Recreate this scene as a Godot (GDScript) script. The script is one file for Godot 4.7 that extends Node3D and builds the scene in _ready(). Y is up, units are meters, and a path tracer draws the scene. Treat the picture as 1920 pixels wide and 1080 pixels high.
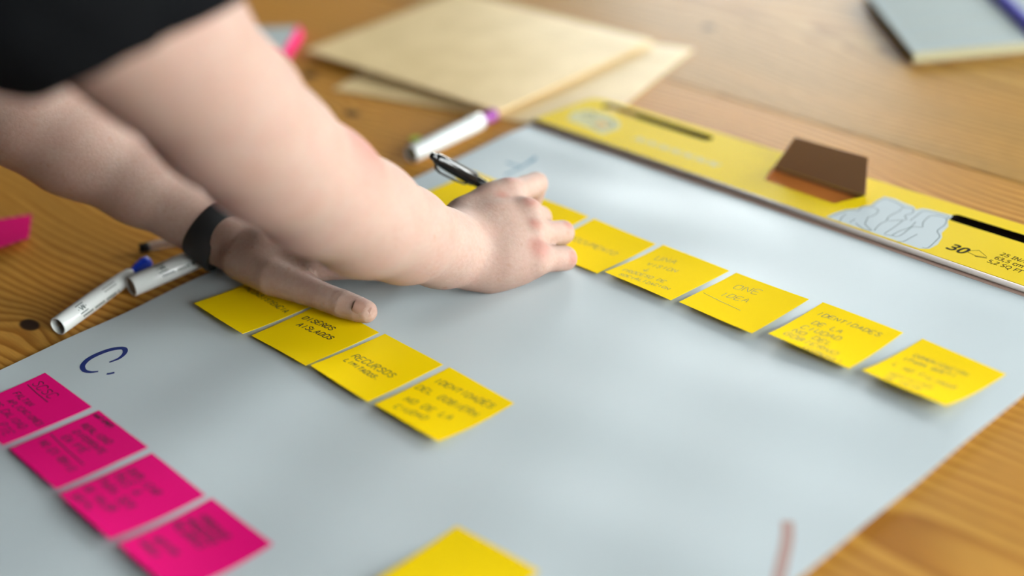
extends Node3D
# Lengths in the helpers are millimetres: (u, v, h) = along the pad's header, down its page, above its top sheet.
const Y0 := 0.754
const S := 76.2
var rng := RandomNumberGenerator.new()
var mats := {}
var used := {}
var none: Callable

func W(u: float, v: float, h: float) -> Vector3:
	return Vector3(u * 0.001, Y0 + h * 0.001, v * 0.001)

func _ready():
	# ---- camera
	var cam := Camera3D.new()
	cam.name = "camera"
	cam.transform = Transform3D(Basis(Vector3(0.69309, -0.07404, -0.71704), Vector3(-0.31025, 0.86723, -0.38943), Vector3(0.65067, 0.49237, 0.57809)).orthonormalized(), Vector3(1.11361, Y0 + 0.66388, 1.03267))
	var lens := CameraAttributesPhysical.new()
	lens.frustum_focal_length = 64.79
	lens.frustum_focus_distance = 1.30
	lens.exposure_aperture = 1.6
	lens.frustum_near = 0.05
	lens.frustum_far = 60.0
	cam.attributes = lens
	cam.current = true
	add_child(cam)
	# ---- sky and exposure
	var we := WorldEnvironment.new()
	we.name = "environment"
	var env := Environment.new()
	var sky := Sky.new()
	var sm := ProceduralSkyMaterial.new()
	sm.sky_top_color = Color(0.88, 0.91, 0.92)
	sm.sky_horizon_color = Color(0.97, 0.97, 0.95)
	sm.ground_horizon_color = Color(0.62, 0.62, 0.60)
	sm.ground_bottom_color = Color(0.42, 0.42, 0.41)
	sm.sky_energy_multiplier = 8.0
	sm.ground_energy_multiplier = 5.0
	sky.sky_material = sm
	env.background_mode = Environment.BG_SKY
	env.sky = sky
	env.tonemap_mode = Environment.TONE_MAPPER_LINEAR
	env.tonemap_exposure = 0.182
	env.sdfgi_enabled = true
	env.ssao_enabled = true
	env.ssil_enabled = true
	we.environment = env
	add_child(we)
	rng.seed = 7
	make_materials()
	build_room()
	build_table()
	build_pad()
	build_notes()
	build_envelopes()
	build_notebook()
	build_markers()
	build_loose_notes()
	build_person()
	build_pen()

# ------------------------------------------------------------------ helpers
func numbered(called: String) -> String:
	if not used.has(called):
		used[called] = 0
		return called
	used[called] += 1
	return "%s_%03d" % [called, used[called]]

func tag(o: Node, label: String, category: String, group := "", kind := "") -> Node:
	if label: o.set_meta("label", label)
	if category: o.set_meta("category", category)
	if group: o.set_meta("group", group)
	if kind: o.set_meta("kind", kind)
	return o

func thing(called: String, label: String, category: String, at := Vector3.ZERO, turn := 0.0, group := "") -> Node3D:
	var o := Node3D.new()
	o.name = numbered(called)
	o.position = at
	o.rotation.y = turn
	add_child(o, true)
	tag(o, label, category, group)
	return o

func part(called: String, mesh: Mesh, m: Material, parent: Node, label := "", at := Vector3.ZERO) -> MeshInstance3D:
	var o := MeshInstance3D.new()
	o.name = called
	o.mesh = mesh
	o.material_override = m
	o.position = at
	parent.add_child(o, true)
	if label: o.set_meta("label", label)
	return o

func struct(called: String, mesh: Mesh, m: Material, parent: Node = null) -> MeshInstance3D:
	var o := part(called, mesh, m, parent if parent else self)
	if parent == null: o.set_meta("kind", "structure")
	return o

func mat(key: String, c: Color, rough := 0.6, more := {}) -> StandardMaterial3D:
	var m := StandardMaterial3D.new()
	m.albedo_color = c
	m.roughness = rough
	for k in more: m.set(k, more[k])
	mats[key] = m
	return m

func hexc(s: String) -> Color:
	return Color.html(s)

func begin() -> SurfaceTool:
	var st := SurfaceTool.new()
	st.begin(Mesh.PRIMITIVE_TRIANGLES)
	return st

func quad(st: SurfaceTool, a: Vector3, b: Vector3, c: Vector3, d: Vector3):
	# clockwise seen from the front
	for p in [a, b, c, a, c, d]: st.add_vertex(p)

func done(st: SurfaceTool) -> ArrayMesh:
	st.index()
	st.generate_normals()
	return st.commit()

# chamfered box into st, corners lo..hi
func box(st: SurfaceTool, lo: Vector3, hi: Vector3, ch := 0.0, xf := Transform3D()):
	st.set_smooth_group(-1)
	var c := (lo + hi) * 0.5
	var e := (hi - lo) * 0.5
	var axes := [Vector3.RIGHT, Vector3.UP, Vector3.BACK]
	var pt = func(sx: float, sy: float, sz: float, ax: int) -> Vector3:
		var q := Vector3(sx * (e.x - ch), sy * (e.y - ch), sz * (e.z - ch))
		q[ax] = [sx, sy, sz][ax] * e[ax]
		return xf * (c + q)
	var tri = func(p: Array, n: Vector3):
		var nn: Vector3 = (p[1] - p[0]).cross(p[2] - p[0])
		if nn.dot(xf.basis * n) > 0.0: p.reverse()
		for i in range(1, p.size() - 1):
			for q in [p[0], p[i], p[i + 1]]:
				st.set_uv(Vector2(q.x, q.z + q.y))
				st.add_vertex(q)
	for ax in 3:
		for s in [-1.0, 1.0]:
			var u := (ax + 1) % 3
			var w := (ax + 2) % 3
			var p := []
			for k in [[-1.0, -1.0], [1.0, -1.0], [1.0, 1.0], [-1.0, 1.0]]:
				var sg := [0.0, 0.0, 0.0]
				sg[ax] = s; sg[u] = k[0]; sg[w] = k[1]
				p.append(pt.call(sg[0], sg[1], sg[2], ax))
			tri.call(p, axes[ax] * s)
	if ch <= 0.0: return
	for ax in 3: # edges along axis ax
		var u := (ax + 1) % 3
		var w := (ax + 2) % 3
		for su in [-1.0, 1.0]:
			for sw in [-1.0, 1.0]:
				var sg := [0.0, 0.0, 0.0]
				sg[u] = su; sg[w] = sw
				var p := []
				for k in [[-1.0, u], [1.0, u], [1.0, w], [-1.0, w]]:
					sg[ax] = k[0]
					p.append(pt.call(sg[0], sg[1], sg[2], k[1]))
				tri.call(p, axes[u] * su + axes[w] * sw)
	for sx in [-1.0, 1.0]:
		for sy in [-1.0, 1.0]:
			for sz in [-1.0, 1.0]:
				tri.call([pt.call(sx, sy, sz, 0), pt.call(sx, sy, sz, 1), pt.call(sx, sy, sz, 2)], Vector3(sx, sy, sz))

func box_mesh(lo: Vector3, hi: Vector3, ch := 0.0) -> ArrayMesh:
	var st := begin()
	box(st, lo, hi, ch)
	return done(st)

# lathe: profile of (distance along the axis, radius) in mm, from a towards dir
func lathe(prof: Array, a: Vector3, dir: Vector3, sides := 40, flat := false, up := Vector3.UP) -> ArrayMesh:
	var z := dir.normalized()
	var x := up.cross(z).normalized()
	var y := z.cross(x)
	var st := begin()
	for i in prof.size() - 1:
		st.set_smooth_group(-1 if flat else (prof[i][2] if prof[i].size() > 2 else 1))
		for k in sides:
			var f0 := TAU * k / sides
			var f1 := TAU * (k + 1) / sides
			var r0 := x * cos(f0) + y * sin(f0)
			var r1 := x * cos(f1) + y * sin(f1)
			var p0: float = prof[i][0] * 0.001
			var p1: float = prof[i + 1][0] * 0.001
			var q0: float = prof[i][1] * 0.001
			var q1: float = prof[i + 1][1] * 0.001
			var A := a + z * p0 + r0 * q0
			var B := a + z * p0 + r1 * q0
			var C := a + z * p1 + r1 * q1
			var D := a + z * p1 + r0 * q1
			if q0 > 0.0:
				for p in [A, C, B]: st.add_vertex(p)
			if q1 > 0.0:
				for p in [A, D, C]: st.add_vertex(p)
	return done(st)

# a grid surface with thickness: f(s, t) gives the top point in metres, s and t in 0..1
func sheet(f: Callable, ns: int, nt: int, thick: float) -> ArrayMesh:
	var st := begin()
	st.set_smooth_group(1)
	var P := []
	for j in nt + 1:
		for i in ns + 1: P.append(f.call(float(i) / ns, float(j) / nt))
	var down := Vector3(0, -thick, 0)
	var at = func(i, j): return P[j * (ns + 1) + i]
	for j in nt:
		for i in ns:
			var a = at.call(i, j); var b = at.call(i + 1, j); var c = at.call(i + 1, j + 1); var d = at.call(i, j + 1)
			st.set_smooth_group(1)
			quad(st, a, b, c, d)
			st.set_smooth_group(2)
			quad(st, a + down, d + down, c + down, b + down)
	st.set_smooth_group(-1)
	for i in ns:
		var a = at.call(i, 0); var b = at.call(i + 1, 0)
		quad(st, b, a, a + down, b + down)
		a = at.call(i, nt); b = at.call(i + 1, nt)
		quad(st, a, b, b + down, a + down)
	for j in nt:
		var a = at.call(0, j); var b = at.call(0, j + 1)
		quad(st, a, b, b + down, a + down)
		a = at.call(ns, j); b = at.call(ns, j + 1)
		quad(st, b, a, a + down, b + down)
	return done(st)

# an ink stroke: a flat ribbon along points (Vector2), laid on the surface surf(Vector2) -> Vector3
func ribbon(st: SurfaceTool, pts: Array, width: float, surf: Callable, widths := []):
	if pts.size() < 2: return
	var L := []
	var R := []
	for i in pts.size():
		var d: Vector2 = (pts[mini(i + 1, pts.size() - 1)] - pts[maxi(i - 1, 0)])
		if d.length() < 1e-6: d = Vector2.RIGHT
		d = d.normalized()
		var n: Vector2 = Vector2(d.y, -d.x) * (widths[i] if widths else width) * 0.5
		var e := Vector2.ZERO
		if i == 0: e = -d * width * 0.3
		if i == pts.size() - 1: e = d * width * 0.3
		L.append(surf.call(pts[i] + n + e))
		R.append(surf.call(pts[i] - n + e))
	st.set_smooth_group(1)
	for i in pts.size() - 1:
		quad(st, L[i], L[i + 1], R[i + 1], R[i])

func smooth_path(p: Array, sub := 6) -> Array:
	var o := []
	for i in p.size() - 1:
		var a: Vector2 = p[maxi(i - 1, 0)]
		var d: Vector2 = p[mini(i + 2, p.size() - 1)]
		for k in sub: o.append(p[i].cubic_interpolate(p[i + 1], a, d, float(k) / sub))
	o.append(p[-1])
	return o

func v2(s: String) -> Array:
	var o := []
	for w in s.split(" ", false):
		var q := w.split(",")
		o.append(Vector2(q[0].to_float(), q[1].to_float()))
	return o

const FONT := {"A": "062046|1434", "B": "060030413203|033344453606", "C": "4130100105163645", "D": "00062645412000", "E": "40000646|0333", "F": "400006|0333", "G": "41301001051636454323", "H": "0006|4046|0343", "I": "2026", "J": "4045361605", "L": "000646", "M": "0600234046", "N": "06004640", "Ñ": "06014641|1030", "O": "103041453616050110", "P": "060030413203", "Q": "103041453616050110|3446", "R": "060030413203|2346", "S": "4130100112334445361605", "T": "0040|2026", "U": "000516364540", "V": "002640", "X": "0046|4006", "Y": "002340|2326", "Z": "00400646", "(": "20111526", ")": "20313526", "?": "01103041322324|2526", ".": "2526", "v": "2026|042644"}

func write(st: SurfaceTool, text: String, a: Vector2, b: Vector2, pen: float, surf: Callable, high := 0.0):
	var along := b - a
	var x := along.normalized()
	var y := Vector2(-x.y, x.x)
	if text == "_":
		ribbon(st, [a, a.lerp(b, 0.5) + y * 0.4, b], pen, surf)
		return
	var adv := along.length() / text.length()
	var hh := high if high > 0.0 else clampf(adv * 1.0, 3.3, 8.0)
	var ww := adv * 0.66
	for i in text.length():
		if not FONT.has(text[i]): continue
		var at := a + x * adv * i + y * rng.randf_range(-0.4, 0.4)
		var big := rng.randf_range(0.9, 1.1)
		for s in FONT[text[i]].split("|"):
			var pts := []
			for k in range(0, s.length() - 1, 2):
				var px: float = s[k].to_float() / 4.0
				var py: float = s[k + 1].to_float() / 6.0 - 0.5
				pts.append(at + x * (px * ww - py * hh * 0.22 + rng.randf_range(-0.15, 0.15)) + y * (py * hh * big + rng.randf_range(-0.15, 0.15)))
			ribbon(st, smooth_path(pts, 3), pen, surf)

func noise_tex(freq: float, seed_: int, normal := false, bump := 4.0, lo := Color(0.85, 0.85, 0.85), hi := Color.WHITE, size := 512) -> NoiseTexture2D:
	var n := FastNoiseLite.new()
	n.noise_type = FastNoiseLite.TYPE_SIMPLEX_SMOOTH
	n.frequency = freq
	n.seed = seed_
	n.fractal_octaves = 4
	var t := NoiseTexture2D.new()
	t.width = size
	t.height = size
	t.seamless = true
	t.noise = n
	if normal:
		t.as_normal_map = true
		t.bump_strength = bump
	else:
		var g := Gradient.new()
		g.set_color(0, lo)
		g.set_color(1, hi)
		t.color_ramp = g
	return t

func make_materials():
	mat("wall", hexc("625e59"), 0.9)
	mat("ceiling", hexc("94948f"), 0.9)
	mat("floor", hexc("5f564d"), 0.5)
	mat("frame", hexc("e9e9e6"), 0.4)
	mat("pane", Color(0.9, 0.96, 0.95, 0.06), 0.0, {"transparency": BaseMaterial3D.TRANSPARENCY_ALPHA})
	mat("paper", hexc("c9d3d6"), 0.4, {"metallic_specular": 0.38})
	mat("paper_edge", hexc("a89f8c"), 0.9, {"metallic_specular": 0.1})  # block edges coloured darker for the shade below the overhanging sheet
	mat("yellow", hexc("ffda00"), 0.8, {"metallic_specular": 0.2, "backlight_enabled": true, "backlight": Color(0.4, 0.24, 0.0)})
	mat("pink", hexc("f2067c"), 0.8, {"metallic_specular": 0.25, "backlight_enabled": true, "backlight": Color(0.45, 0.03, 0.2)})
	mat("ink_black", hexc("1d1d1c"), 0.5)
	mat("ink_grey", hexc("5b5538"), 0.6)
	mat("ink_pink", hexc("4a0f2e"), 0.6)
	mat("ink_blue", hexc("173079"), 0.4)
	mat("ink_pale_blue", hexc("5a8fa8"), 0.5)
	mat("ink_red", hexc("b5958c"), 0.6)
	mat("card_yellow", hexc("e9c90e"), 0.55, {"metallic_specular": 0.25})
	mat("kraft", hexc("cf7a30"), 0.75)
	mat("kraft_dark", hexc("8f6a4a"), 0.8)
	mat("slot_shade", hexc("1c1410"), 0.95, {"metallic_specular": 0.1})  # slot walls and board darkened to stand for the shade inside
	mat("strip", hexc("bdb4ae"), 0.3)
	mat("strip_shade", hexc("c6a798"), 0.5)
	mat("print_white", hexc("c6d0d3"), 0.6, {"metallic_specular": 0.2})
	mat("print_line", hexc("2b3d47"), 0.7, {"metallic_specular": 0.1})
	mat("print_grey", hexc("38362a"), 0.7, {"metallic_specular": 0.1})
	mat("print_pale", hexc("c9c27a"), 0.5)
	mat("print_orange", hexc("e39a30"), 0.5)
	var manila := mat("manila", hexc("f5d8a0"), 0.5)
	manila.albedo_texture = noise_tex(0.01, 5, false, 0, Color(0.94, 0.93, 0.9))
	manila.uv1_triplanar = true
	manila.uv1_scale = Vector3(3, 3, 3)
	mat("page", hexc("bcc6c5"), 0.8, {"metallic_specular": 0.2})
	mat("page_edge", hexc("b7b18c"), 0.8)
	mat("page_ink", hexc("98a09d"), 0.9, {"metallic_specular": 0.1})
	mat("page_ink_tan", hexc("b9a878"), 0.9, {"metallic_specular": 0.1})
	mat("coil", hexc("3a3591"), 0.3)
	mat("barrel", hexc("dadedb"), 0.22, {"clearcoat_enabled": true, "clearcoat": 0.4, "clearcoat_roughness": 0.1})
	mat("cavity", hexc("6f6256"), 0.6)
	mat("cavity_green", hexc("5d5a30"), 0.6)
	mat("lime", hexc("c5d422"), 0.5)
	mat("blue_plastic", hexc("1242d8"), 0.25)
	mat("purple_plastic", hexc("8a2a8c"), 0.3)
	mat("dark_plastic", hexc("1a1b1a"), 0.45)
	mat("clear_plastic", Color(0.95, 0.93, 0.92, 0.35), 0.05, {"transparency": BaseMaterial3D.TRANSPARENCY_ALPHA})
	mat("black_gloss", hexc("121313"), 0.16, {"clearcoat_enabled": true, "clearcoat": 0.6, "clearcoat_roughness": 0.08})
	mat("band", hexc("1d1e20"), 0.55)
	var skin := mat("skin", Color.WHITE, 0.6, {"metallic_specular": 0.35, "vertex_color_use_as_albedo": true, "subsurf_scatter_enabled": true, "subsurf_scatter_strength": 0.12})
	skin.normal_enabled = true
	skin.normal_texture = noise_tex(0.05, 9, true, 3.0)
	skin.normal_scale = 0.35
	skin.albedo_texture = noise_tex(0.03, 21, false, 0, Color(0.95, 0.92, 0.91), Color(1, 1, 1))
	skin.uv1_triplanar = true
	skin.uv1_scale = Vector3(12, 12, 12)
	mat("nail", hexc("9c7a6c"), 0.3)
	mat("shirt", hexc("0f1012"), 0.95, {"metallic_specular": 0.15})
	mat("denim", hexc("23262e"), 0.9)
	mat("shoe", hexc("2a2522"), 0.6)
	mat("hair", hexc("2b1d14"), 0.7)
	mat("eye", hexc("e8e4de"), 0.2)
	mat("iris", hexc("3a2a1c"), 0.2)

# ------------------------------------------------------------------ the room
func build_room():
	var X0 := -2.7; var X1 := 3.0; var Z0 := -2.7; var Z1 := 3.2; var H := 2.8; var T := 0.2
	struct("floor", box_mesh(Vector3(X0 - T, -T, Z0 - T), Vector3(X1 + T, 0, Z1 + T)), mats.floor)
	struct("ceiling", box_mesh(Vector3(X0 - T, H, Z0 - T), Vector3(X1 + T, H + T, Z1 + T)), mats.ceiling)
	struct("wall_left", box_mesh(Vector3(X0 - T, 0, Z0 - T), Vector3(X0, H, Z1 + T)), mats.wall)
	struct("wall_front", box_mesh(Vector3(X0, 0, Z1), Vector3(X1, H, Z1 + T)), mats.wall)
	var sill := 0.85; var head := 2.55
	# back wall with two windows, right wall with two
	var st := begin()
	box(st, Vector3(X0, 0, Z0 - T), Vector3(X1, sill, Z0))
	box(st, Vector3(X0, head, Z0 - T), Vector3(X1, H, Z0))
	var open := [[-2.6, -1.3], [0.6, 2.2]]
	var x := X0
	for o in open:
		box(st, Vector3(x, sill, Z0 - T), Vector3(o[0], head, Z0))
		x = o[1]
	box(st, Vector3(x, sill, Z0 - T), Vector3(X1, head, Z0))
	struct("wall_back", done(st), mats.wall)
	st = begin()
	box(st, Vector3(X1, 0, Z0 - T), Vector3(X1 + T, sill, Z1 + T))
	box(st, Vector3(X1, head, Z0 - T), Vector3(X1 + T, H, Z1 + T))
	var side := [[-2.2, -0.7], [-0.5, 1.0]]
	var z := Z0 - T
	for o in side:
		box(st, Vector3(X1, sill, z), Vector3(X1 + T, head, o[0]))
		z = o[1]
	box(st, Vector3(X1, sill, z), Vector3(X1 + T, head, Z1 + T))
	struct("wall_right", done(st), mats.wall)
	var n := 1
	for o in open:
		window_at(n, Transform3D(Basis(), Vector3((o[0] + o[1]) * 0.5, sill, Z0 - 0.1)), o[1] - o[0], head - sill)
		n += 1
	for o in side:
		window_at(n, Transform3D(Basis(Vector3.UP, -PI / 2), Vector3(X1 + 0.1, sill, (o[0] + o[1]) * 0.5)), o[1] - o[0], head - sill)
		n += 1

func window_at(n: int, xf: Transform3D, w: float, h: float):
	var o := Node3D.new()
	o.name = "window_%d" % n
	o.transform = xf
	add_child(o)
	o.set_meta("kind", "structure")
	var st := begin()
	var b := 0.05
	box(st, Vector3(-w / 2, 0, -0.03), Vector3(w / 2, b, 0.03), 0.004)
	box(st, Vector3(-w / 2, h - b, -0.03), Vector3(w / 2, h, 0.03), 0.004)
	for s in [-w / 2, -b / 2, w / 2 - b]:
		box(st, Vector3(s, b, -0.03), Vector3(s + b, h - b, 0.03), 0.004)
	part("window_frame", done(st), mats.frame, o)
	for s in [[-w / 2 + b, -b / 2], [b / 2, w / 2 - b]]:
		part("pane", box_mesh(Vector3(s[0], b, -0.002), Vector3(s[1], h - b, 0.002)), mats.pane, o)

# ------------------------------------------------------------------ the table
func wood_image(wpx: int, hpx: int, w: float, h: float, u0: float, v0: float, seed_: int, pith: float, knots: Array) -> ImageTexture:
	var n1 := FastNoiseLite.new(); n1.seed = seed_; n1.frequency = 1.0; n1.fractal_octaves = 2
	var n2 := FastNoiseLite.new(); n2.seed = seed_ + 1; n2.frequency = 1.0; n2.fractal_octaves = 2
	var n3 := FastNoiseLite.new(); n3.seed = seed_ + 2; n3.frequency = 1.0; n3.fractal_type = FastNoiseLite.FRACTAL_NONE
	var buf := PackedByteArray()
	buf.resize(wpx * hpx * 3)
	var light := Vector3(0.81, 0.595, 0.265) if v0 > -900.0 else Vector3(0.735, 0.565, 0.285)
	var dark := Vector3(0.61, 0.385, 0.125) if v0 > -900.0 else Vector3(0.59, 0.41, 0.17)
	var knotc := Vector3(0.16, 0.09, 0.05)
	var yc := PackedFloat32Array(); var zc := PackedFloat32Array()
	yc.resize(wpx); zc.resize(wpx)
	for i in wpx:
		var u := u0 + w * i / wpx
		yc[i] = pith + 30.0 * n1.get_noise_2d(u / 900.0, 3.0)
		zc[i] = 60.0 + 70.0 * n1.get_noise_2d(u / 1300.0, 40.0)
	var at := 0
	for j in hpx:
		var v := v0 + h * j / hpx
		for i in wpx:
			var u := u0 + w * i / wpx
			var dy := v - yc[i]
			var R := sqrt(dy * dy + zc[i] * zc[i]) + 3.5 * n2.get_noise_2d(u / 260.0, v / 45.0)
			var kn := 0.0
			for k in knots:
				var du: float = u - k[0]; var dv: float = v - k[1]
				var q: float = (du * du * 0.35 + dv * dv) / (k[2] * k[2])
				if q < 40.0:
					R += k[2] * 2.2 * exp(-q / 9.0)
					kn = maxf(kn, 1.0 - smoothstep(0.5, 1.1, q))
			var ph := fposmod(R / 9.5, 1.0)
			var d := smoothstep(0.25, 0.9, ph) * (1.0 - smoothstep(0.9, 1.0, ph))
			var fib := n3.get_noise_2d(u / 26.0, v / 0.9)
			var br := n2.get_noise_2d(u / 400.0, v / 70.0 + 30.0)
			var c := light.lerp(dark, clampf(d * 0.85 + 0.15 * br + 0.05, 0.0, 1.0)) * (1.0 + 0.05 * fib + 0.07 * br)
			if kn > 0.0: c = c.lerp(knotc, kn * 0.95)
			buf[at] = int(clampf(c.x, 0, 1) * 255.0)
			buf[at + 1] = int(clampf(c.y, 0, 1) * 255.0)
			buf[at + 2] = int(clampf(c.z, 0, 1) * 255.0)
			at += 3
	return ImageTexture.create_from_image(Image.create_from_data(wpx, hpx, false, Image.FORMAT_RGB8, buf))

func build_table():
	var t := thing("table", "pale orange varnished pine table under the easel pad and all the papers", "table", Vector3(0.05, 0, -0.09))
	var b := t.position
	var rows := [[-1040.0, -190.0, 1536, 640, 11, -420.0, [[-325.0, -230.0, 7.0], [-40.0, -345.0, 6.0]]], [-190.0, 660.0, 2048, 1024, 3, 300.0, [[-57.0, 560.0, 8.0], [-325.0, 45.0, 8.0], [-192.0, 87.0, 7.0], [775.0, 240.0, 5.0]]], [660.0, 860.0, 512, 64, 17, 700.0, []]]
	for r in rows:
		var m := StandardMaterial3D.new()
		m.albedo_texture = wood_image(r[2], r[3], 2000.0, r[1] - r[0], -950.0, r[0], r[4], r[5], r[6])
		m.roughness = 0.55
		m.metallic_specular = 0.22
		m.clearcoat_enabled = true
		m.clearcoat = 0.1
		m.clearcoat_roughness = 0.3
		m.uv1_scale = Vector3(1 / 2.0, 1000.0 / (r[1] - r[0]), 1)
		m.uv1_offset = Vector3((b.x + 0.95) / 2.0, (b.z - r[0] * 0.001 - 0.75) * 1000.0 / (r[1] - r[0]), 0)
		var lo := Vector3(-0.95, 0.715, r[0] * 0.001 + 0.0006) - b
		var hi := Vector3(1.05, 0.75, r[1] * 0.001 - 0.0006) - b
		part("tabletop_plank", box_mesh(lo + Vector3(0, b.y, 0), hi + Vector3(0, b.y, 0), 0.0012), m, t)
	var wood := mat("leg_wood", hexc("c08a4c"), 0.5)
	for sx in [-0.9, 1.0]:
		for sz in [-0.99, 0.81]:
			part("leg", box_mesh(Vector3(sx - 0.04, 0, sz - 0.04) - b, Vector3(sx + 0.04, 0.715, sz + 0.04) - b, 0.005), wood, t)
	for s in [[-0.86, -1.0, 0.96, -0.975], [-0.86, 0.795, 0.96, 0.82], [-0.905, -0.95, -0.88, 0.77], [0.98, -0.95, 1.005, 0.77]]:
		part("apron", box_mesh(Vector3(s[0], 0.615, s[1]) - b, Vector3(s[2], 0.715, s[3]) - b, 0.003), wood, t)

# ------------------------------------------------------------------ the easel pad
func sheet_h(u: float, v: float) -> float:
	return 0.5 * sin(u * 0.021 + v * 0.034 + 0.6) + 0.35 * sin(u * 0.043 - v * 0.017 + 2.0) + 0.3 * sin(u * 0.012 + v * 0.06) + 0.8

func build_pad():
	var base := W(326, 330, -4)
	var t := thing("easel_pad", "large white easel pad with a yellow header card, lying flat on the table", "easel pad", base)
	var L = func(u, v, h): return W(u, v, h) - base
	part("backing_board", box_mesh(L.call(72, -100, -4), L.call(650, -8.5, -2.6)), mats.slot_shade, t)
	part("paper_block", box_mesh(L.call(3.5, -8, -4), L.call(648.5, 758, -0.6), 0.0004), mats.paper_edge, t)
	part("paper_sheet", sheet(func(s, q): return L.call(s * 652.0, -8 + q * 770.0, sheet_h(s * 652.0, -8 + q * 770.0) * minf(1.0, q * 20.0)), 80, 90, 0.0003), mats.paper, t)
	# header card: an outline with two handle slots and a flap opening cut out
	var card := CSGCombiner3D.new()
	card.name = "header_card"
	t.add_child(card)
	var face := CSGPolygon3D.new()
	face.polygon = PackedVector2Array(v2("0,-9 2,-30 9,-80 13,-87 22,-91 146,-95 364,-100 519,-103 636,-106 646,-104 651,-98 652,-9").map(func(p): return Vector2(p.x, -p.y) * 0.001))
	face.depth = 0.0046
	face.material = mats.card_yellow
	# polygon (x, y) extrudes along -z: lay it so x = u, y = -v, front up
	var lay := Transform3D(Basis(Vector3.RIGHT, -PI / 2), Vector3(0, Y0 + 0.005, 0) - base)
	face.transform = lay
	card.add_child(face)
	for s in [[40.0, 178.0, -80.0, -79.5, 6.0], [466.0, 614.0, -79.0, -81.0, 6.8]]:
		var cut := CSGPolygon3D.new()
		var pg := PackedVector2Array()
		for k in 13: pg.append(Vector2(s[1] + s[4] * sin(PI * k / 12.0), -s[3] + s[4] * cos(PI * k / 12.0)) * 0.001)
		for k in 13: pg.append(Vector2(s[0] - s[4] * sin(PI * k / 12.0), -s[2] - s[4] * cos(PI * k / 12.0)) * 0.001)
		pg.reverse()
		cut.polygon = pg
		cut.depth = 0.02
		cut.operation = CSGShape3D.OPERATION_SUBTRACTION
		cut.transform = lay.translated(Vector3(0, 0.005, 0))
		cut.material = mats.slot_shade
		card.add_child(cut)
	var hole := CSGPolygon3D.new()
	hole.polygon = PackedVector2Array(v2("272,-67 273,-61 283,-38 364,-37 374,-60 377,-67").map(func(p): return Vector2(p.x, -p.y) * 0.001))
	hole.depth = 0.02
	hole.operation = CSGShape3D.OPERATION_SUBTRACTION
	hole.transform = lay.translated(Vector3(0, 0.01, 0))
	hole.material = mats.kraft_dark
	card.add_child(hole)
	tag(card, "glossy yellow header card with two slots", "")
	# the flap folded up out of the opening
	var a: Vector3 = L.call(272, -67.5, 5); var b: Vector3 = L.call(377, -67.5, 5); var c: Vector3 = L.call(364.5, -88, 32.5); var d: Vector3 = L.call(283.5, -84.5, 32.5)
	var st := begin()
	st.set_smooth_group(-1)
	var nn := (b - a).cross(d - a).normalized() * 0.0012
	quad(st, a, d, c, b)
	quad(st, a - nn, b - nn, c - nn, d - nn)
	quad(st, a, a - nn, d - nn, d); quad(st, d, d - nn, c - nn, c); quad(st, c, c - nn, b - nn, b); quad(st, b, b - nn, a - nn, a)
	part("flap", done(st), mats.kraft_dark, t, "brown cardboard flap folded up from its opening")
	part("backing_card", box_mesh(L.call(271, -72, 0.25), L.call(379, -34, 0.6)), mats.kraft, t)
	# binding strip along the lower edge of the header
	part("binding_strip", lathe([[0, 0], [0, 2.6], [651, 2.6], [651, 0]], L.call(0.5, -7.0, 2.6), Vector3.RIGHT, 24), mats.strip, t, "grey glossy binding strip")
	part("shade_band", sheet(func(s, q): return L.call(652.0 * s, -6.5 + 6.0 * q, sheet_h(652.0 * s, -6.5 + 6.0 * q) * clampf((-6.5 + 6.0 * q + 8.0) / 770.0 * 20.0, 0.0, 1.0) + 0.25), 80, 2, 0.0002), mats.strip_shade, t, "pinkish painted shade below the strip")  # warm shadow under the binding strip, painted as a flat pinkish band
	# print on the header
	var surf = func(p: Vector2): return L.call(p.x, p.y, 5.12)
	st = begin()
	var pol := PackedVector2Array(v2("374,-11 376,-24 380,-34 386,-41 388,-49 392,-54 391,-65 392,-76 402,-78 414,-76 424,-75 429,-71 432,-77 439,-79 450,-80 461,-81 463,-69 469,-61 471,-47 476,-40 480,-27 479,-16 472,-11"))
	for i in Geometry2D.triangulate_polygon(pol): st.add_vertex(L.call(pol[i].x, pol[i].y, 5.06))
	flip_up(st, t, "printed_picture", mats.print_white)
	st = begin()
	for s in ["377,-11 380,-26 383,-35 390,-38 388,-46 392,-50 398,-52 404,-49 406,-41 405,-35 404,-33 407,-26 410,-20 421,-14", "394,-52 394,-71 404,-73 418,-69", "421,-37 418,-44 418,-53 419,-59 418,-67 425,-71 429,-67 430,-62 428,-55 433,-50 428,-44 422,-38", "423,-15 421,-22 420,-30 421,-37", "433,-16 433,-30 432,-46", "437,-50 436,-62 436,-73 445,-76 459,-77 460,-71", "434,-14 439,-16 445,-18 446,-25 445,-37 446,-42 452,-46 448,-53 446,-62 446,-69 452,-73 460,-72 465,-61 466,-48 473,-41 475,-33 477,-17 473,-14", "450,-10 454,-13 455,-20 456,-32", "440,-17 441,-29 444,-39 442,-51", "389,-11 386,-18 385,-26", "397,-15 397,-23", "402,-17 413,-12 421,-13"]:
		ribbon(st, smooth_path(v2(s), 4), 0.6, surf)
	part("printed_lines", done(st), mats.print_line, t)
	st = begin()
	ribbon(st, v2("505,-31 516,-29 524,-33 513,-39 505,-31"), 0.5, surf)
	ribbon(st, v2("516,-28 525,-31"), 1.0, surf)
	part("printed_sheet_icon", done(st), mats.print_grey, t)
	print_text("30", 487, -24, 12.0, true, t, L)
	print_text("25 IN/P", 530, -42, 5.6, false, t, L)
	print_text("63,5 cm", 529.5, -33.5, 5.6, false, t, L)
	print_text("5,2 SQ FT", 528, -25, 5.6, false, t, L)
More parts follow.
